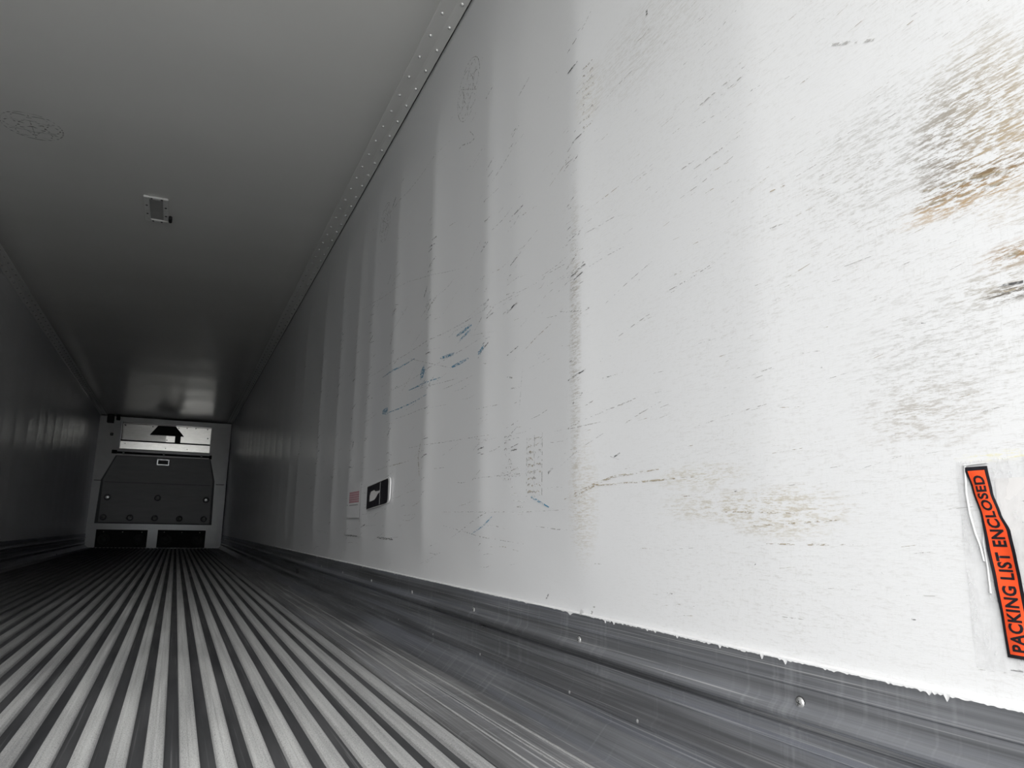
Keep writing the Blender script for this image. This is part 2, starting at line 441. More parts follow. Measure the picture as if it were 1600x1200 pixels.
# ------------------------------------------------------------------ aluminium scuff liners along the foot of the walls
KICK = [(-.004, ZK), (.007, ZK), (.008, ZK-.002), (.008, .2345), (.0105, .2325), (.0105, .2285), (.0085, .2265), (.0085, .209), (.011, .2), (.019, .1935), (.0235, .188), (.024, .184), (.022, .180), (.016, .1775), (.002, .177),
        (.001, .167), (.0075, .164), (.0085, .162), (.0065, .158), (.0065, .1455), (.010, .1435), (.010, .1385), (.0065, .1365), (.007, .102), (.012, .095), (.0195, .089), (.0215, .083), (.019, .077), (.011, .0745), (.009, .058), (.010, .053),
        (.020, .050), (.026, .044), (.062, .004), (.068, .0), (.068, -.0130), (-.004, -.0130)]
def kick(name, sgn):
    return ext_y(name, [((W-e) if sgn > 0 else (XL+e), z) for e, z in KICK], MAT['kick'], None)
base_r = structure(kick('baseboard_right', 1), 'grey aluminium scuff liner with a rounded lip under the scratched wall', 'baseboard')
base_l = structure(kick('baseboard_left', -1), 'dim aluminium scuff liner under the shaded wall', 'baseboard')
head = dome_mesh('screw', .0086, .0042, 18, 4, MAT['screw'])
shadow_disc = dome_mesh('screw_painted_shadow', .0102, .0008, 18, 2, MAT['slot'])  # dark disc rimming each screw head, painted in as its contact shadow
slot_bm = bmesh.new()
add_box(slot_bm, -.0040, .0040, -.0008, .0008, .0030, .0045); add_box(slot_bm, -.0008, .0008, -.0040, .0040, .0030, .0045)
slot_me = bpy.data.meshes.new('cross_slot'); slot_bm.to_mesh(slot_me); slot_bm.free(); slot_me.materials.append(MAT['slot'])
RX_W = (0, -math.pi/2, 0)          # local +Z towards -X (out of the right wall)
y = .914
while y < 12:
    s_ = place('screw', head, base_r, (W-.0098, y, .2045), RX_W)
    place('shadow_disc', shadow_disc, s_, (0, 0, 0))
    if y < 3.2: place('cross_slot', slot_me, s_, (0, 0, 0), (0, 0, .4+y))
    y += .688
small = dome_mesh('rivet', .0042, .0022, 10, 2, MAT['screw'])
for px, py in ((897, 1078), (1004, 1131)):
    yv, zv = on_wall(px, py); place('rivet', small, base_r, (W-.0210, yv*.99, .0835), RX_W)
yv = 2.2
while yv < 9: place('rivet', small, base_r, (W-.0210, yv, .0835), RX_W); yv += .46
yv = .9
while yv < 12: place('screw', head, base_l, (XL+.0100, yv, .2045), (0, math.pi/2, 0)); yv += .688
# ragged sealant edge where the liner meets the aluminium
def bead():
    ys = []; yv = Y0+.01
    while yv < 9: ys.append(yv); yv += .004 if yv < 1.6 else .012
    vs = []; fs = []
    for i, yv in enumerate(ys):
        drop = .0008+abs(random.gauss(0, .0012))
        if random.random() < .09: drop += random.random()**2*.007
        vs += [(W-.0003-bulge(yv, .272), yv, ZK+.003), (W-.0086, yv, ZK+.0008), (W-.0092, yv, ZK-drop), (W-.006, yv, ZK-drop)]
    for i in range(len(ys)-1):
        a = 4*i
        for j in range(3): fs.append((a+j, a+4+j, a+5+j, a+1+j))
    o = mesh_obj('sealant_bead', vs, fs, MAT['bead'], base_r); o['label'] = 'ragged white sealant edge'
bead()

# ------------------------------------------------------------------ ceiling angle trims with two rows of rivets
def ceiling_trim(name, sgn, label):
    pr = [(.108, H+.004), (.108, H-.0022), (.106, H-.0034), (.045, H-.0036), (.034, H-.006), (.006, ZS+.003), (.0035, ZS), (-.003, ZS), (-.003, H+.004)]
    o = ext_y(name, [((W-e) if sgn > 0 else (XL+e), z) for e, z in pr], MAT['trim'], None, Y0+.004, L-.002)
    structure(o, label, 'trim')
    rv = dome_mesh('rivet', .0088, .0072, 12, 4, MAT['rivet'])
    yv = .483
    while yv < L-.1:
        x1 = .079; x2 = .0235
        place('rivet', rv, o, ((W-x1) if sgn > 0 else (XL+x1), yv+random.gauss(0, .004), H-.0034), (math.pi, 0, 0))
        place('rivet', rv, o, ((W-x2) if sgn > 0 else (XL+x2), yv+.075+random.gauss(0, .004), H-.0110), (0, sgn*(-math.pi+.52), 0))
        yv += .167
    return o
trim_1 = ceiling_trim('trim_1', 1, 'white riveted angle strip where ceiling meets the scratched wall')
trim_2 = ceiling_trim('trim_2', -1, 'shaded riveted angle strip where ceiling meets the dim wall')
seam = ext_y('caulk_seam', [(W-.0042, ZS+.0005), (W-.0042, ZS-.0022), (W+.001, ZS-.0022), (W+.001, ZS+.0005)], MAT['slot'], trim_1, Y0+.01, L-.01)

# ------------------------------------------------------------------ rear door frame (behind the camera) and yard
bm = bmesh.new()
add_box(bm, W, W+.09, Y0-.10, Y0-.001, -.16, H+.09); add_box(bm, XL-.09, XL, Y0-.10, Y0-.001, -.16, H+.09)
add_box(bm, XL, W, Y0-.10, Y0-.001, H, H+.09); add_box(bm, XL, W, Y0-.10, Y0-.001, -.16, -.022)
structure(bm_obj('trim_3', bm, MAT['skin']), 'white frame of the open rear doorway', 'trim')
structure(box('ground', -40, 40, -40, 40, -1.35, -1.25, MAT['concrete']), 'pale concrete yard under the trailer', 'ground')

# ------------------------------------------------------------------ front wall with openings
def rect_plate(name, x0, x1, z0, z1, holes, y0, y1, mat):
    xs = sorted({x0, x1, *[h[0] for h in holes], *[h[1] for h in holes]}); zs = sorted({z0, z1, *[h[2] for h in holes], *[h[3] for h in holes]})
    def hole(cx, cz): return any(h[0] < cx < h[1] and h[2] < cz < h[3] for h in holes)
    bm = bmesh.new(); cells = {}
    V = {}
    def v(x, y, z):
        if (x, y, z) not in V: V[(x, y, z)] = bm.verts.new((x, y, z))
        return V[(x, y, z)]
    solid = lambda i, j: 0 <= i < len(xs)-1 and 0 <= j < len(zs)-1 and not hole((xs[i]+xs[i+1])/2, (zs[j]+zs[j+1])/2)
    for i in range(len(xs)-1):
        for j in range(len(zs)-1):
            if not solid(i, j): continue
            a, b_, c, d = xs[i], xs[i+1], zs[j], zs[j+1]
            bm.faces.new((v(a, y0, c), v(b_, y0, c), v(b_, y0, d), v(a, y0, d)))
            bm.faces.new((v(a, y1, c), v(a, y1, d), v(b_, y1, d), v(b_, y1, c)))
            if not solid(i-1, j): bm.faces.new((v(a, y0, c), v(a, y0, d), v(a, y1, d), v(a, y1, c)))
            if not solid(i+1, j): bm.faces.new((v(b_, y0, c), v(b_, y1, c), v(b_, y1, d), v(b_, y0, d)))
            if not solid(i, j-1): bm.faces.new((v(a, y0, c), v(a, y1, c), v(b_, y1, c), v(b_, y0, c)))
            if not solid(i, j+1): bm.faces.new((v(a, y0, d), v(b_, y0, d), v(b_, y1, d), v(a, y1, d)))
    return bm_obj(name, bm, mat)
EV = (.375, 2.055, 1.93, 2.475); LO1 = (.145, 1.055, .0, .345); LO2 = (1.238, 2.13, .0, .352)
wall_front = structure(rect_plate('wall_front', XL, W-.02, -.01, H-.03, [EV, LO1, LO2], L, L+.06, MAT['frame']), 'white moulded front bulkhead frame around the grey panel', 'wall')
structure(box('wall_nose', XL-.02, W+.02, L+.27, L+.3, -.1, H+.05, MAT['dark']), 'black nose wall behind the front bulkhead openings', 'wall')
box('top_rail', XL+.02, W-.04, L-.006, L, H-.13, H-.035, MAT['frame'], wall_front, .002)
for x0, x1 in ((0.0, .135), (2.235, 2.40)):
    box('joint_strip', x0, x1, L-.004, L, 1.290, 1.303, MAT['panel_edge'], wall_front)
    box('corner_post', x0-.02 if x0 < 1 else 2.345, .055 if x0 < 1 else 2.425, L-.006, L, -.008, 1.28, MAT['frame'], wall_front, .002)

# grey moulded bulkhead panel
bp = thing('bulkhead_panel', 'dark grey moulded panel with chamfered top on the front bulkhead', 'panel', loc=(1.16, L, .46))
def rel(o, t):   # keep world placement under an offset Empty
    o.location = Vector(o.location) - Vector(t.location); return o
OUT = [(.332, 1.80), (2.09, 1.808), (2.205, 1.36), (2.225, .463), (.10, .463), (.125, 1.31)]
INN = [(.352, 1.785), (2.072, 1.80), (2.165, 1.355), (2.178, .485), (.165, .485), (.165, 1.315)]
rel(prism('panel_rim', OUT, L-.055, L-.007, MAT['panel_edge'], bp, .008), bp)
rel(prism('panel_face', INN, L-.085, L-.05, MAT['panel'], bp, .012), bp)
rel(box('crease', .19, 2.14, L-.091, L-.084, 1.285, 1.300, MAT['panel'], bp, .003), bp)
rel(box('crease', .19, 2.14, L-.0865, L-.084, 1.262, 1.272, MAT['panel_edge'], bp), bp)
npl = rel(box('name_plate', 1.088, 1.31, L-.096, L-.084, 1.640, 1.757, MAT['bright'], bp, .004), bp); npl['label'] = 'bright metal plate with dark centre'
box('plate_centre', 1.104, 1.294, L-.0985, L-.095, 1.655, 1.742, MAT['panel_edge'], npl)
washer = ring_mesh('bolt', .050, .012, MAT['panel_edge']); bhead = dome_mesh('bolt_head', .034, .018, 14, 3, MAT['panel']); bcap = dome_mesh('bolt_head', .036, .005, 14, 3, MAT['bright'])
RF = (math.pi/2, 0, 0)
for x, z, c in ((.275, .97, 1), (1.170, .983, 0), (2.075, .97, 1), (.245, .581, 0), (.712, .581, 0), (1.157, .581, 0), (1.610, .580, 0), (2.063, .580, 0)):
    w_ = rel(place('bolt', washer, bp, (x, L-.086, z), RF), bp)
    place('bolt_head', bcap if c else bhead, w_, (0, 0, .004))
for o in [q for q in bp.children if q.name.startswith('bolt')][:1]: o['label'] = 'bolt with a bright white cap'

# evaporator sheet-metal housing behind the top opening
ev = thing('evaporator_housing', 'shiny sheet-metal evaporator housing above the grey bulkhead panel', 'evaporator', loc=(1.2, L+.16, 1.93))
rel(box('upper_sheet', 1.2, EV[1], L+.135, L+.14, 2.125, 2.50, MAT['steel'], ev), ev)
def yawed(name, z0, z1, y):
    vs = [(EV[0], y+.05, z0), (1.2, y, z0), (1.2, y, z1), (EV[0], y+.05, z1)]; vs += [(a, b+.005, c) for a, b, c in vs]
    return rel(mesh_obj(name, vs, [(0, 1, 2, 3), (7, 6, 5, 4), (0, 4, 5, 1), (1, 5, 6, 2), (2, 6, 7, 3), (3, 7, 4, 0)], MAT['steel'], ev), ev)
yawed('upper_sheet', 2.125, 2.50, L+.135)
rel(box('slot', EV[0], EV[1], L+.098, L+.134, 2.106, 2.134, MAT['dark'], ev), ev)
bm = bmesh.new()
ls = [(EV[0], L+0.105, 1.955), (EV[1], L+0.105, 1.955), (EV[1], L+.105, 2.105), (EV[0], L+.105, 2.105), (EV[0], L+0.09, 1.945), (EV[1], L+0.09, 1.945), (EV[0], L+0.09, 1.93), (EV[1], L+0.09, 1.93), (EV[0], L+0.16, 1.93), (EV[1], L+0.16, 1.93), (EV[0], L+0.16, 2.107), (EV[1], L+0.16, 2.107)]
vv = [bm.verts.new(q) for q in ls]
for f in ((0, 1, 2, 3), (4, 5, 1, 0), (6, 7, 5, 4), (8, 9, 7, 6), (10, 11, 9, 8), (3, 2, 11, 10)): bm.faces.new([vv[i] for i in f])
rel(bm_obj('lower_sheet', bm, MAT['steel'], ev), ev)
rel(box('drip_edge', EV[0], EV[1], L+0.066, L+0.09, 1.925, 1.943, MAT['panel'], ev), ev)
ch = rel(prism('air_chute', [(1.03, 2.462), (1.362, 2.468), (1.535, 2.268), (.893, 2.268)], L+0.09, L+0.134, MAT['dark'], ev, .006), ev); ch['label'] = 'black tapered air chute'
st_ = rel(box('chute_post', 1.37, 1.478, L+0.105, L+0.134, 2.125, 2.27, MAT['dark'], ev, .003), ev)
scr = dome_mesh('screw', .012, .006, 10, 2, MAT['slot'])
for x, z in ((1.42, 2.44), (1.58, 2.45), (1.75, 2.455), (1.98, 2.45), (2.0, 2.26), (.93, 2.44), (.42, 2.44), (1.22, 2.175)):
    rel(place('screw', scr, ev, (x, L+0.1345, z), RF), ev)
for x, z in ((1.21, 2.0), (1.62, 2.0), (.46, 2.06)): rel(place('screw', scr, ev, (x, L+0.109, z), RF), ev)

# black hinge rod under the evaporator
rd = thing('hinge_rod', 'black horizontal rod across the top of the grey panel', 'rod', loc=(1.18, L-.05, 1.85))
def cyl_x(name, x0, x1, y, z, r, mat, parent, seg=14):
    vs = []; fs = []
    for x in (x0, x1):
        for k in range(seg): a = 2*math.pi*k/seg; vs.append((x, y+r*math.cos(a), z+r*math.sin(a)))
    for k in range(seg): fs.append((k, (k+1) % seg, seg+(k+1) % seg, seg+k))
    fs += [tuple(range(seg))[::-1], tuple(range(seg, 2*seg))]
    return mesh_obj(name, vs, fs, mat, parent)
rel(cyl_x('rod', .27, 2.09, L-.06, 1.857, .020, MAT['dark'], rd), rd)
rel(cyl_x('end_knob', .255, .345, L-.06, 1.868, .036, MAT['dark'], rd), rd)
rel(cyl_x('end_knob', 2.06, 2.105, L-.06, 1.850, .038, MAT['dark'], rd), rd)
for x in (.463, 1.196, 1.905): rel(box('clamp', x-.018, x+.018, L-.088, L-.007, 1.830, 1.886, MAT['panel'], rd, .004), rd)

# black return-air boxes with round bumpers at floor level
rubber = ring_mesh('bumper_ring', .085, .026, MAT['slot'])
RT = {}
for (x0, x1, z0, z1), lab, cxs in ((LO1, 'black floor-level opening with round bumpers beside the shaded wall', (.285, .905)), (LO2, 'black floor-level opening with round bumpers next to the scratched wall', (1.395, 1.985))):
    t = thing('return_air_opening', lab, 'air opening', 'floor-level openings of the front bulkhead', loc=((x0+x1)/2, L+.06, 0))
    rel(box('back_panel', x0+.001, x1-.001, L+.17, L+.19, -.018, z1-.001, MAT['dark'], t), t)
    rel(box('top_flange', x0+.001, x1-.001, L+.062, L+.17, z1-.02, z1-.001, MAT['dark'], t), t)
    for cx in cxs:
        r_ = rel(place('bumper_ring', rubber, t, (cx, L+.15, .155), RF), t)
        place('bumper_core', dome_mesh('bumper_core', .055, .02, 16, 3, MAT['slot']), r_, (0, 0, -.015))
    for fx in (.13, .5, .88):
        rel(place('screw', dome_mesh('screw', .011, .006, 10, 2, MAT['screw']), t, (x0+(x1-x0)*fx, L+.168, z1-.045), RF), t)

# sensor box and button in the top corner
sb = thing('sensor_box', 'black sensor box with white cable hung from the ceiling by the front bulkhead', 'sensor', loc=(.165, L-.06, 2.5))
rel(box('housing', .105, .228, L-.13, L-.001, 2.44, H-.001, MAT['dark'], sb, .006), sb)
rel(box('connector', .265, .335, L-.10, L-.031, 2.50, H-.002, MAT['dark'], sb, .006), sb)
def tube(name, pts, r, mat, parent, seg=8):
    cu = bpy.data.curves.new(name, 'CURVE'); cu.dimensions = '3D'; cu.bevel_depth = r; cu.bevel_resolution = 2
    sp = cu.splines.new('POLY'); sp.points.add(len(pts)-1)
    for q, p_ in zip(sp.points, pts): q.co = (*p_, 1)
    tmp = bpy.data.objects.new(name+'_c', cu); C.objects.link(tmp)
    dg = bpy.context.evaluated_depsgraph_get(); me = bpy.data.meshes.new_from_object(tmp.evaluated_get(dg))
    bpy.data.objects.remove(tmp); bpy.data.curves.remove(cu)
    me.materials.clear(); me.materials.append(mat); me.name = name
    return link(bpy.data.objects.new(name, me), parent)
rel(tube('cable', [(.225, L-.06, 2.46), (.25, L-.07, 2.48), (.262, L-.075, 2.53), (.275, L-.07, 2.56), (.34, L-.05, 2.565), (.362, L-.034, 2.55), (.355, L-.012, 2.50), (.335, L-.006, 2.40)], .009, MAT['cap'], sb), sb)
bt = thing('sensor_button', 'small black square button on the white bulkhead frame', 'button', loc=(.212, L, 2.218))
rel(box('button_base', .185, .239, L-.016, L-.001, 2.19, 2.246, MAT['dark'], bt, .004), bt)
rel(place('button_cap', dome_mesh('button_cap', .013, .008, 12, 3, MAT['panel']), bt, (.212, L-.015, 2.218), RF), bt)

# ------------------------------------------------------------------ ceiling lamp base
lx0, lx1, ly0, ly1 = 1.148, 1.300, 5.19, 5.62
lm = thing('ceiling_lamp_frame', 'white screwed rectangular lamp frame on the ceiling, empty and chipped at a corner', 'lamp', loc=((lx0+lx1)/2, (ly0+ly1)/2, H))
zc = H-.0005
rel(box('frame_side', lx0, lx0+.034, ly0, ly1, zc-.014, zc, MAT['lamp'], lm, .003), lm)
rel(box('frame_side', lx1-.034, lx1, ly0, ly1-.05, zc-.014, zc, MAT['lamp'], lm, .003), lm)
rel(box('frame_end', lx0+.034, lx1-.0345, ly0, ly0+.032, zc-.014, zc, MAT['lamp'], lm, .003), lm)
rel(box('frame_end', lx0+.034, lx1, ly1-.032, ly1, zc-.014, zc, MAT['lamp'], lm, .003), lm)
rel(box('recess_panel', lx0+.034, lx1-.034, ly0+.032, ly1-.032, zc-.004, zc, MAT['lens'], lm), lm)
br = rel(box('broken_bracket', lx1, lx1+.022, ly1-.13, ly1-.06, zc-.03, zc, MAT['dark'], lm, .004), lm)
ls_ = dome_mesh('screw', .0085, .005, 10, 2, MAT['slot'])
for x, y_ in ((lx0+.017, ly0+.14), (lx0+.017, ly0+.29), (lx1-.017, ly0+.14), (lx1-.017, ly0+.29), (lx0+.05, ly0+.012), (lx0+.112, ly0+.012), (lx0+.05, ly1-.014), (lx0+.105, ly1-.014)):
    rel(place('screw', ls_, lm, (x, y_, zc-.0135), (math.pi, 0, 0)), lm)

# ------------------------------------------------------------------ flat marks on the liner
def wpt(y, z, e=.0009): return (W-bulge(y, z)-e, y, z)
class Ribbons:
    def __init__(s): s.v = []; s.f = []
    def poly(s, pts, w, e=.0009, taper=True):
        n = len(pts)
        if n < 2: return
        # subdivide
        q = []
        for i in range(n-1):
            a, b = pts[i], pts[i+1]; m = max(1, int(math.hypot(b[0]-a[0], b[1]-a[1])/.03))
            for t in range(m): q.append((a[0]+(b[0]-a[0])*t/m, a[1]+(b[1]-a[1])*t/m))
        q.append(pts[-1]); n = len(q); o = len(s.v)
        for i, (y, z) in enumerate(q):
            a = q[max(0, i-1)]; b = q[min(n-1, i+1)]; dy, dz = b[0]-a[0], b[1]-a[1]; l = math.hypot(dy, dz) or 1
            ww = w*.5*((.25+.75*math.sin(math.pi*(i+.5)/n)) if taper else 1)
            s.v.append(wpt(y-dz/l*ww, z+dy/l*ww, e)); s.v.append(wpt(y+dz/l*ww, z-dy/l*ww, e))
        for i in range(n-1): a = o+2*i; s.f.append((a, a+1, a+3, a+2))
    def px(s, pts, w, **k): s.poly([on_wall(*p_) for p_ in pts], w, **k)
    def build(s, name, mat, label, parent=None):
        o = mesh_obj(name, s.v, s.f, mat, parent or wall_right); o['kind'] = 'stuff'; o['label'] = label; return o
G, D, B, BL, PN = Ribbons(), Ribbons(), Ribbons(), Ribbons(), Ribbons()
# long scratches read off the photograph
for pts, w in [
    ([(1300, 70), (1330, 66), (1366, 62)], .006), ([(560, 490), (640, 440), (720, 420)], .003), ([(600, 620), (700, 560), (778, 517)], .003),
    ([(690, 610), (742, 587)], .003), ([(740, 525), (780, 518)], .003), ([(580, 590), (650, 545), (740, 497), (855, 435)], .004),
    ([(750, 640), (785, 632)], .004), ([(790, 690), (815, 684)], .004), ([(640, 560), (706, 575), (706, 548)], .003),
    ([(820, 575), (815, 640)], .003), ([(760, 370), (730, 420)], .003), ([(700, 845), (735, 820), (775, 795)], .004),
    ([(880, 488), (920, 487)], .004), ([(745, 748), (800, 742), (840, 738)], .004), ([(690, 820), (760, 840), (820, 850)], .003),
    ([(690, 800), (820, 800), (900, 796)], .003), ([(1095, 165), (1150, 120)], .004), ([(1045, 280), (1105, 237)], .003), ([(1110, 165), (1180, 105)], .003),
    ([(600, 345), (640, 300), (675, 255), (705, 220)], .004), ([(640, 700), (700, 690), (770, 680)], .004), ([(650, 610), (720, 590)], .003),
    ([(605, 660), (660, 640), (700, 632)], .003), ([(930, 945), (922, 965)], .009), ([(1040, 925), (1055, 929)], .003), ([(1205, 358), (1228, 348)], .003)]: G.px(pts, w)
for pts, w in [([(666, 465), (672, 448)], .012), ([(1280, 573), (1286, 573)], .006), ([(1012, 14), (1012, 24)], .009), ([(615, 325), (621, 308)], .012), ([(555, 700), (556, 690)], .025),
    ([(590, 840), (615, 843)], .010), ([(853, 938), (858, 927)], .006), ([(945, 592), (958, 588)], .006), ([(860, 740), (868, 731)], .008), ([(540, 836), (560, 838)], .01),
    ([(1455, 483), (1470, 478)], .0022), ([(1560, 448), (1600, 440)], .004), ([(1440, 505), (1448, 505)], .002), ([(608, 445), (614, 430)], .008), ([(614, 540), (617, 522)], .008),
    ([(1545, 650), (1550, 648)], .003), ([(1150, 768), (1154, 767)], .003), ([(1580, 1046), (1600, 1049)], .003), ([(960, 715), (970, 708)], .004), ([(1180, 884), (1183, 881)], .002),
    ([(1425, 967), (1432, 969)], .002), ([(1378, 895), (1382, 897)], .002)]: D.px(pts, w)
for pts, w in [([(885, 782), (920, 762), (960, 745), (1030, 733)], .005), ([(905, 776), (945, 752)], .004), ([(1120, 800), (1250, 802)], .003), ([(920, 760), (1010, 752), (1085, 745)], .004),
    ([(1440, 300), (1500, 285), (1600, 262)], .006), ([(1470, 292), (1560, 268)], .005), ([(1430, 325), (1520, 300), (1600, 275)], .005), ([(1570, 402), (1600, 392)], .007), ([(1530, 465), (1600, 448)], .005),
    ([(1180, 822), (1320, 812)], .003), ([(1200, 850), (1360, 852)], .003), ([(1205, 300), (1228, 290)], .003), ([(660, 745), (657, 715), (662, 690)], .014), ([(590, 735), (640, 720)], .005)]: B.px(pts, w)
for pts, w in [([(660, 590), (668, 575)], .05), ([(664, 585), (666, 577)], .06), ([(600, 645), (610, 640)], .03), ([(605, 648), (672, 617)], .006), ([(715, 525), (740, 508)], .014), ([(720, 532), (738, 515)], .010), ([(752, 553), (762, 543)], .02),
    ([(705, 575), (735, 560)], .012), ([(640, 610), (690, 590)], .008), ([(830, 775), (862, 793)], .006), ([(690, 560), (712, 552)], .012), ([(740, 835), (760, 822), (775, 805)], .005), ([(600, 590), (650, 560)], .008)]: BL.px(pts, w)
# tread-like prints: short dashes in a small grid
def prints(px, py, nx, nz, sy, sz, w, R):
    y, z = on_wall(px, py)
    for i in range(nx):
        for j in range(nz):
            a = y+(i-(nx-1)/2)*sy; b = z+(j-(nz-1)/2)*sz
            if random.random() < .85:
                R.poly([(a-sy*.33, b-sz*.12), (a+sy*.05, b+sz*.2), (a+sy*.33, b-sz*.05)], w, taper=False)
prints(838, 727, 3, 9, .034, .0185, .006, G); prints(838, 727, 2, 9, .05, .0185, .005, B)
prints(797, 716, 2, 8, .032, .0185, .006, G)
for dx in range(-1, 2):
    y, z = on_wall(838, 727); PN.poly([(y+dx*.05, z-.085), (y+dx*.05, z+.085)], .004, taper=False)
prints(924, 150, 4, 9, .014, .022, .004, B); prints(924, 150, 3, 9, .018, .022, .004, G)
# random rubbing along the liner: dense by the doors, on the crests of the bulges and mid height
for i in range(420):
    y = .4+abs(random.gauss(0, .75)); z = random.gauss(1.0, .42)
    if not .3 < z < 2.45: continue
    l = random.uniform(.01, .07); sl = random.gauss(.05, .06)
    (G if random.random() < .7 else B).poly([(y, z), (y+l*.5, z-l*.5*sl), (y+l, z-l*sl)], random.uniform(.0004, .0013))
for i in range(260):
    y = random.uniform(.9, 6.0); z = random.choice([random.gauss(1.15, .28), random.gauss(.5, .12), random.uniform(.3, 2.4)])
    if not .3 < z < 2.45: continue
    l = random.uniform(.03, .26); sl = random.gauss(.06, .10)
    R = random.choice([G, G, G, B, PN])
    R.poly([(y, z), (y+l*.5, z-l*.5*sl+random.gauss(0, .004)), (y+l, z-l*sl)], random.uniform(.0008, .003))
for c, a in RIDGES[1:11]:
    for i in range(34):
        z = random.gauss(1.2, .38)
        if .35 < z < 2.3:
            y = c+random.gauss(.0, .025); l = random.uniform(.02, .09)
            (D if random.random() < .3 else G).poly([(y-l/2, z), (y+l/2, z-l*random.gauss(.15, .2))], random.uniform(.002, .007))
# pencilled rosettes
def rosette(cx, cz, r, put):
    def circ(r_, n=48, ph=0): return [(cx+r_*math.cos(ph+2*math.pi*i/n), cz+r_*math.sin(ph+2*math.pi*i/n)) for i in range(n+1)]
    put(circ(r)); put(circ(r*.42, 30))
    for k in range(6):
        a = math.pi/3*k
        put([(cx+r*(.42+.5*t)*math.cos(a+.45*math.sin(math.pi*t)), cz+r*(.42+.5*t)*math.sin(a+.45*math.sin(math.pi*t))) for t in [i/8 for i in range(9)]])
        put([(cx+r*(.42+.5*t)*math.cos(a-.45*math.sin(math.pi*t)), cz+r*(.42+.5*t)*math.sin(a-.45*math.sin(math.pi*t))) for t in [i/8 for i in range(9)]])
        put([(cx+.0*r, cz), (cx+r*.9*math.cos(a+.52), cz+r*.9*math.sin(a+.52))])
y, z = on_wall(733, 140); rosette(y, z, .125, lambda q: PN.poly(q, .004, taper=False))
y, z = on_wall(604, 348); rosette(y, z, .11, lambda q: PN.poly(q, .004, taper=False))
PN.px([(735, 205), (745, 215), (738, 222), (722, 228), (716, 237)], .006)
G.build('grey_scuffs', MAT['mk_grey'], 'grey scratch marks on the white liner')
D.build('dark_scuffs', MAT['mk_dark'], 'black scuffs on the white liner')
B.build('brown_scuffs', MAT['mk_brown'], 'brown rub marks on the white liner')
BL.build('blue_scuffs', MAT['mk_blue'], 'blue paint smears on the white liner')
PN.build('pencil_marks', MAT['mk_pencil'], 'faint pencilled rosettes and lines')
class CRibbons(Ribbons):
    def poly(s, pts, w):
        o = len(s.v); n = len(pts)
        for i, (x, y) in enumerate(pts):
            a = pts[max(0, i-1)]; b = pts[min(n-1, i+1)]; dx, dy = b[0]-a[0], b[1]-a[1]; l = math.hypot(dx, dy) or 1
            for sg in (1, -1): s.v.append((x-sg*dy/l*w/2, y+sg*dx/l*w/2, H-.0022))
        for i in range(n-1): a = o+2*i; s.f.append((a, a+1, a+3, a+2))
CR = CRibbons(); x, y = on_ceiling(50, 197); rosette(x, y, .15, lambda q: CR.poly(q, .007))
CR.build('pencil_marks', MAT['mk_pencil'], 'faint pencilled rosette on the ceiling', ceiling)

# ------------------------------------------------------------------ stickers further along the wall
def wall_patch(name, outline, mat, parent, e, thick=.0006, base=None):
    """outline in (y,z); thin prism lying on the liner"""
    sh = parent.get('shear', 0.0); outline = [(y_, z_+(parent.location.y-y_)*sh) for y_, z_ in outline]
    n = len(outline); cy = sum(p_[0] for p_ in outline)/n; cz = sum(p_[1] for p_ in outline)/n
    yc, zc_ = parent.location.y, parent.location.z
    base = max(bulge(yc+dy, zc_) for dy in (-.2, -.1, 0, .1, .2))
    vs = [(W-base-e, y, z) for y, z in outline]+[(W-base-e-thick, y, z) for y, z in outline]
    fs = [tuple(range(n)), tuple(range(2*n-1, n-1, -1))]+[(i, (i+1) % n, n+(i+1) % n, n+i) for i in range(n)]
    return mesh_obj(name, vs, fs, mat, parent)
def rounded(y0, y1, z0, z1, r, corners=(1, 1, 1, 1)):
    pts = []
    for (cy, cz, a0, on, ky, kz) in ((y1-r, z1-r, 0, corners[0], y1, z1), (y0+r, z1-r, 90, corners[1], y0, z1), (y0+r, z0+r, 180, corners[2], y0, z0), (y1-r, z0+r, 270, corners[3], y1, z0)):
        if on: pts += [(cy+r*math.cos(math.radians(a0+t)), cz+r*math.sin(math.radians(a0+t))) for t in range(0, 91, 18)]
        else: pts.append((ky, kz))
    return pts
y_a = on_wall(579, 765)[0]; y_b = on_wall(611.5, 770)[0]
z_t = .677; z_b = .562
stk = thing('black_sticker', 'black rounded label with torn white centre on the wall', 'sticker', loc=(W, (y_a+y_b)/2, (z_t+z_b)/2))
stk['shear'] = .055
rel(wall_patch('white_border', rounded(y_b-.03, y_a, z_b-.002, z_t+.004, .03, (0, 1, 1, 0)), MAT['cap'], stk, .0012, .0045), stk)
rel(wall_patch('black_face', rounded(y_b, y_a+.002, z_b, z_t, .024, (0, 1, 1, 0)), MAT['black'], stk, .0058), stk)
tear = [(yz[0], yz[1]-((y_a+y_b)/2-yz[0])*.055) for yz in [on_wall(*q) for q in [(582.5, 784), (583, 775), (585, 768.5), (590, 766), (592, 768), (595, 767.5), (599, 766.5), (598.5, 769.5), (595.5, 772), (593, 777), (590, 781), (586, 783)]]]
tp = rel(wall_patch('torn_paper', tear, MAT['paper'], stk, .0066), stk); tp['label'] = 'torn white patch'
yf = on_wall(599, 770)[0]; rel(wall_patch('fold_line', [(yf, z_b+.004), (yf+.006, z_b+.004), (yf+.006, z_t-.004), (yf, z_t-.004)], MAT['panel'], stk, .0066, .0003), stk)
py0 = on_wall(567, 775)[0]; py1 = on_wall(551, 775)[0]
pk = thing('faded_label', 'small pale label with faded red printed lines near the black sticker', 'sticker', loc=(W, (py0+py1)/2, .62))
rel(wall_patch('label_sheet', [(py0-.01, .51), (py1+.03, .51), (py1+.03, .70), (py0-.01, .70)], MAT['pale'], pk, .0010), pk)
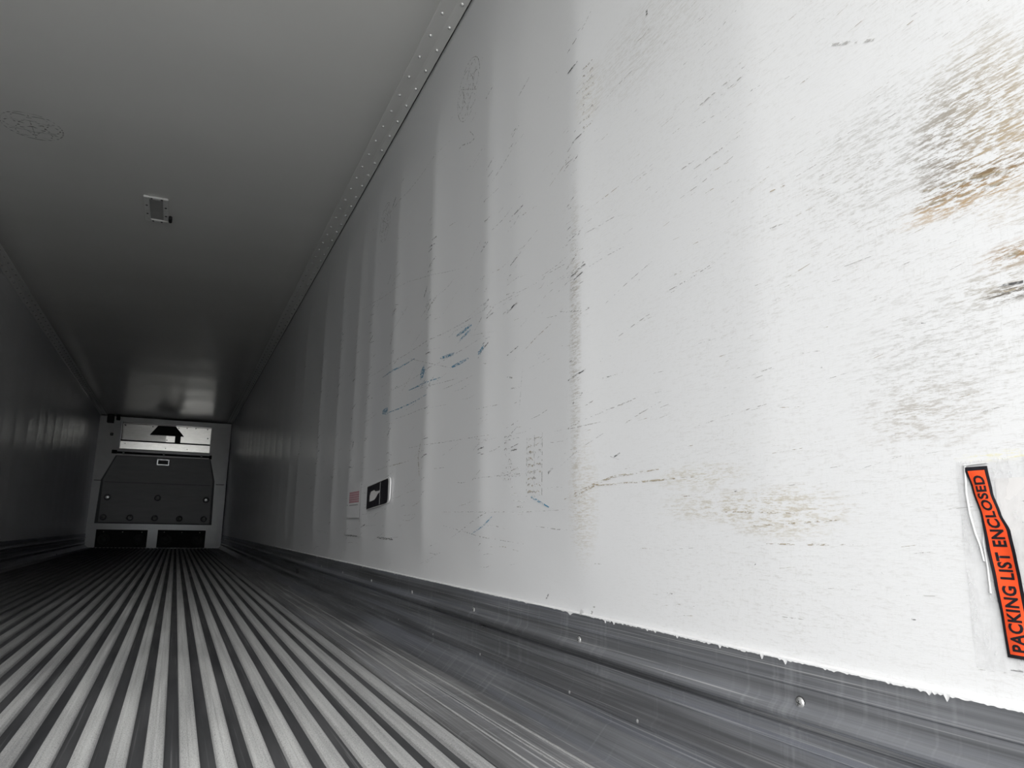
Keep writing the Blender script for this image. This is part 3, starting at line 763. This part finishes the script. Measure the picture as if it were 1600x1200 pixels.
for i in range(5):
    z = .648-i*.0125; rel(wall_patch('printed_line', [(py0+.01, z-.0052), (py1, z-.0052), (py1, z+.0052), (py0+.01, z+.0052)], MAT['pink'], pk, .0020, .0003), pk)
rel(wall_patch('printed_line', [(py0+.03, .577), (py1-.01, .577), (py1-.01, .583), (py0+.03, .583)], MAT['panel'], pk, .0020, .0003), pk)

# ------------------------------------------------------------------ PACKING LIST ENCLOSED pouch
def c5(x, y): return on_wall(1440+x/3, 660+y/3)
LE = [c5(*q) for q in [(410, 1100), (385, 920), (350, 740), (315, 580), (290, 440), (245, 310), (205, 212)]]
RE_ = [c5(*q) for q in [(480, 735), (460, 640), (430, 510), (385, 430), (345, 330), (315, 205)]]
def interp(pts, z):
    pts = sorted(pts, key=lambda q: q[1])
    if z <= pts[0][1]: return pts[0][0]
    for a, b in zip(pts, pts[1:]):
        if a[1] <= z <= b[1]:
            t = (z-a[1])/(b[1]-a[1]); t = t*t*(3-2*t)*.5+t*.5; return a[0]+(b[0]-a[0])*t
    return pts[-1][0]
Z0p, Z1p = LE[0][1], LE[-1][1]
zr = min(q[1] for q in RE_); wid0 = interp(LE, zr)-interp(RE_, zr)
RE_ = RE_ + [(interp(LE, zr-.06)-.033, zr-.06), (interp(LE, Z0p)-.0345, Z0p-.001)]
def strip(s, t):
    """s 0..1 across from the deep edge to the door edge, t 0..1 from bottom to top -> point on the lifted film"""
    z = Z0p+(Z1p-Z0p)*t; a = interp(LE, z); b = interp(RE_, z); y = a+(b-a)*s
    lift = .0024+.0028*math.sin(t*8.5+.6)*math.sin(math.pi*min(1, max(0, s)))*(1-.5*t)+.002*math.sin(math.pi*t)
    return y, z, max(.0022, lift)
pouch = thing('packing_list_pouch', 'clear wall pouch with orange PACKING LIST ENCLOSED strip', 'pouch', loc=(W, .56, .43))
def strip_grid(name, s0, s1, t0, t1, mat, extra, ns=8, ntt=60):
    vs = []; fs = []
    for j in range(ntt+1):
        for i in range(ns+1):
            y, z, l = strip(s0+(s1-s0)*i/ns, t0+(t1-t0)*j/ntt); vs.append((W-bulge(y, z)-l-extra, y, z))
    for j in range(ntt):
        for i in range(ns): a = j*(ns+1)+i; fs.append((a, a+1, a+ns+2, a+ns+1))
    return rel(mesh_obj(name, vs, fs, mat, pouch, True), pouch)
strip_grid('black_border', 0, 1, 0, 1, MAT['black'], 0)
og = strip_grid('orange_strip', .13, .87, .018, .978, MAT['orange'], .0005); og['label'] = 'orange printed strip'
def lettering():
    cu = bpy.data.curves.new('lettering', 'FONT'); cu.body = 'PACKING LIST ENCLOSED'; cu.size = 1; cu.offset = .032; cu.space_character = 1.08; cu.space_word = 1.05
    cu.resolution_u = 3; cu.fill_mode = 'BOTH'
    tmp = bpy.data.objects.new('t', cu); C.objects.link(tmp)
    dg = bpy.context.evaluated_depsgraph_get(); me = bpy.data.meshes.new_from_object(tmp.evaluated_get(dg))
    bpy.data.objects.remove(tmp); bpy.data.curves.remove(cu)
    bm = bmesh.new(); bm.from_mesh(me)
    bmesh.ops.triangulate(bm, faces=bm.faces)
    long_ = [e for e in bm.edges if e.calc_length() > .25]
    bmesh.ops.subdivide_edges(bm, edges=long_, cuts=3)
    bmesh.ops.triangulate(bm, faces=bm.faces)
    xs = [v.co.x for v in bm.verts]; ys = [v.co.y for v in bm.verts]; x0, x1, y0, y1 = min(xs), max(xs), min(ys), max(ys)
    for v in bm.verts:
        t = .035+(v.co.x-x0)/(x1-x0)*.915; s = .77-(v.co.y-y0)/(y1-y0)*.52
        y, z, l = strip(s, t); v.co = Vector((W-bulge(y, z)-l-.0009, y, z))
    bm.to_mesh(me); bm.free(); me.name = 'lettering'; me.materials.clear(); me.materials.append(MAT['black'])
    o = link(bpy.data.objects.new('lettering', me), pouch); rel(o, pouch); o['label'] = 'black lettering PACKING LIST ENCLOSED'
lettering()
def sheet(name, ya, yb, za, zb, mat, e, amp, seed, n=26):
    rnd = random.Random(seed); ph = [rnd.uniform(0, 6.3) for _ in range(6)]
    vs = []; fs = []
    for j in range(n+1):
        for i in range(n+1):
            y = ya+(yb-ya)*i/n; z = za+(zb-za)*j/n
            w_ = amp*(math.sin(y*90+ph[0]+z*30)+math.sin(z*70+ph[1]-y*40)+.6*math.sin((y+z)*160+ph[2]))/2.6
            vs.append((W-bulge(y, z)-e-max(-e*.6, w_), y, z))
    for j in range(n):
        for i in range(n): a = j*(n+1)+i; fs.append((a, a+1, a+n+2, a+n+1))
    return rel(mesh_obj(name, vs, fs, mat, pouch, True), pouch)
sheet('clear_film', .45, .632, Z0p-.018, Z1p+.008, MAT['film'], .0014, .0007, 3)
sheet('enclosed_paper', .455, .585, Z0p+.085, Z1p-.016, MAT['paper'], .0010, .0005, 5)
def film_edge(name, pts, w, parent):
    vs = []; fs = []
    for i, (y, z) in enumerate(pts):
        for dy, l in ((-w/2, .0012), (0, .0034), (w/2, .0012)): vs.append((W-bulge(y, z)-l, y+dy, z+dy*.6))
    for i in range(len(pts)-1):
        for j in range(2): a = 3*i+j; fs.append((a, a+1, a+4, a+3))
    return rel(mesh_obj(name, vs, fs, MAT['bead'], parent, True), parent)
film_edge('film_fold', [c5(*q) for q in [(208, 205), (215, 330), (232, 430), (258, 520), (280, 575), (300, 650)]], .0025, pouch)
film_edge('film_fold', [c5(*q) for q in [(205, 203), (250, 196), (310, 192)]], .004, pouch)
film_edge('film_fold', [c5(*q) for q in [(300, 480), (296, 560), (316, 680), (330, 800)]], .0018, pouch)

# loose torn flake of liner at the top of the scuff liner
fk = thing('peeled_flake', 'small peeled white flake at the top edge of the aluminium scuff liner', 'flake', loc=(W, 1.55, .27))
a, b_, c, d = [on_wall(*q) for q in [(908, 953), (913, 952), (921, 959), (916, 961)]]
rel(mesh_obj('flake', [(W-.002, *a), (W-.004, *b_), (W-.022, *c), (W-.018, *d)], [(0, 1, 2, 3)], MAT['bead'], fk), fk)
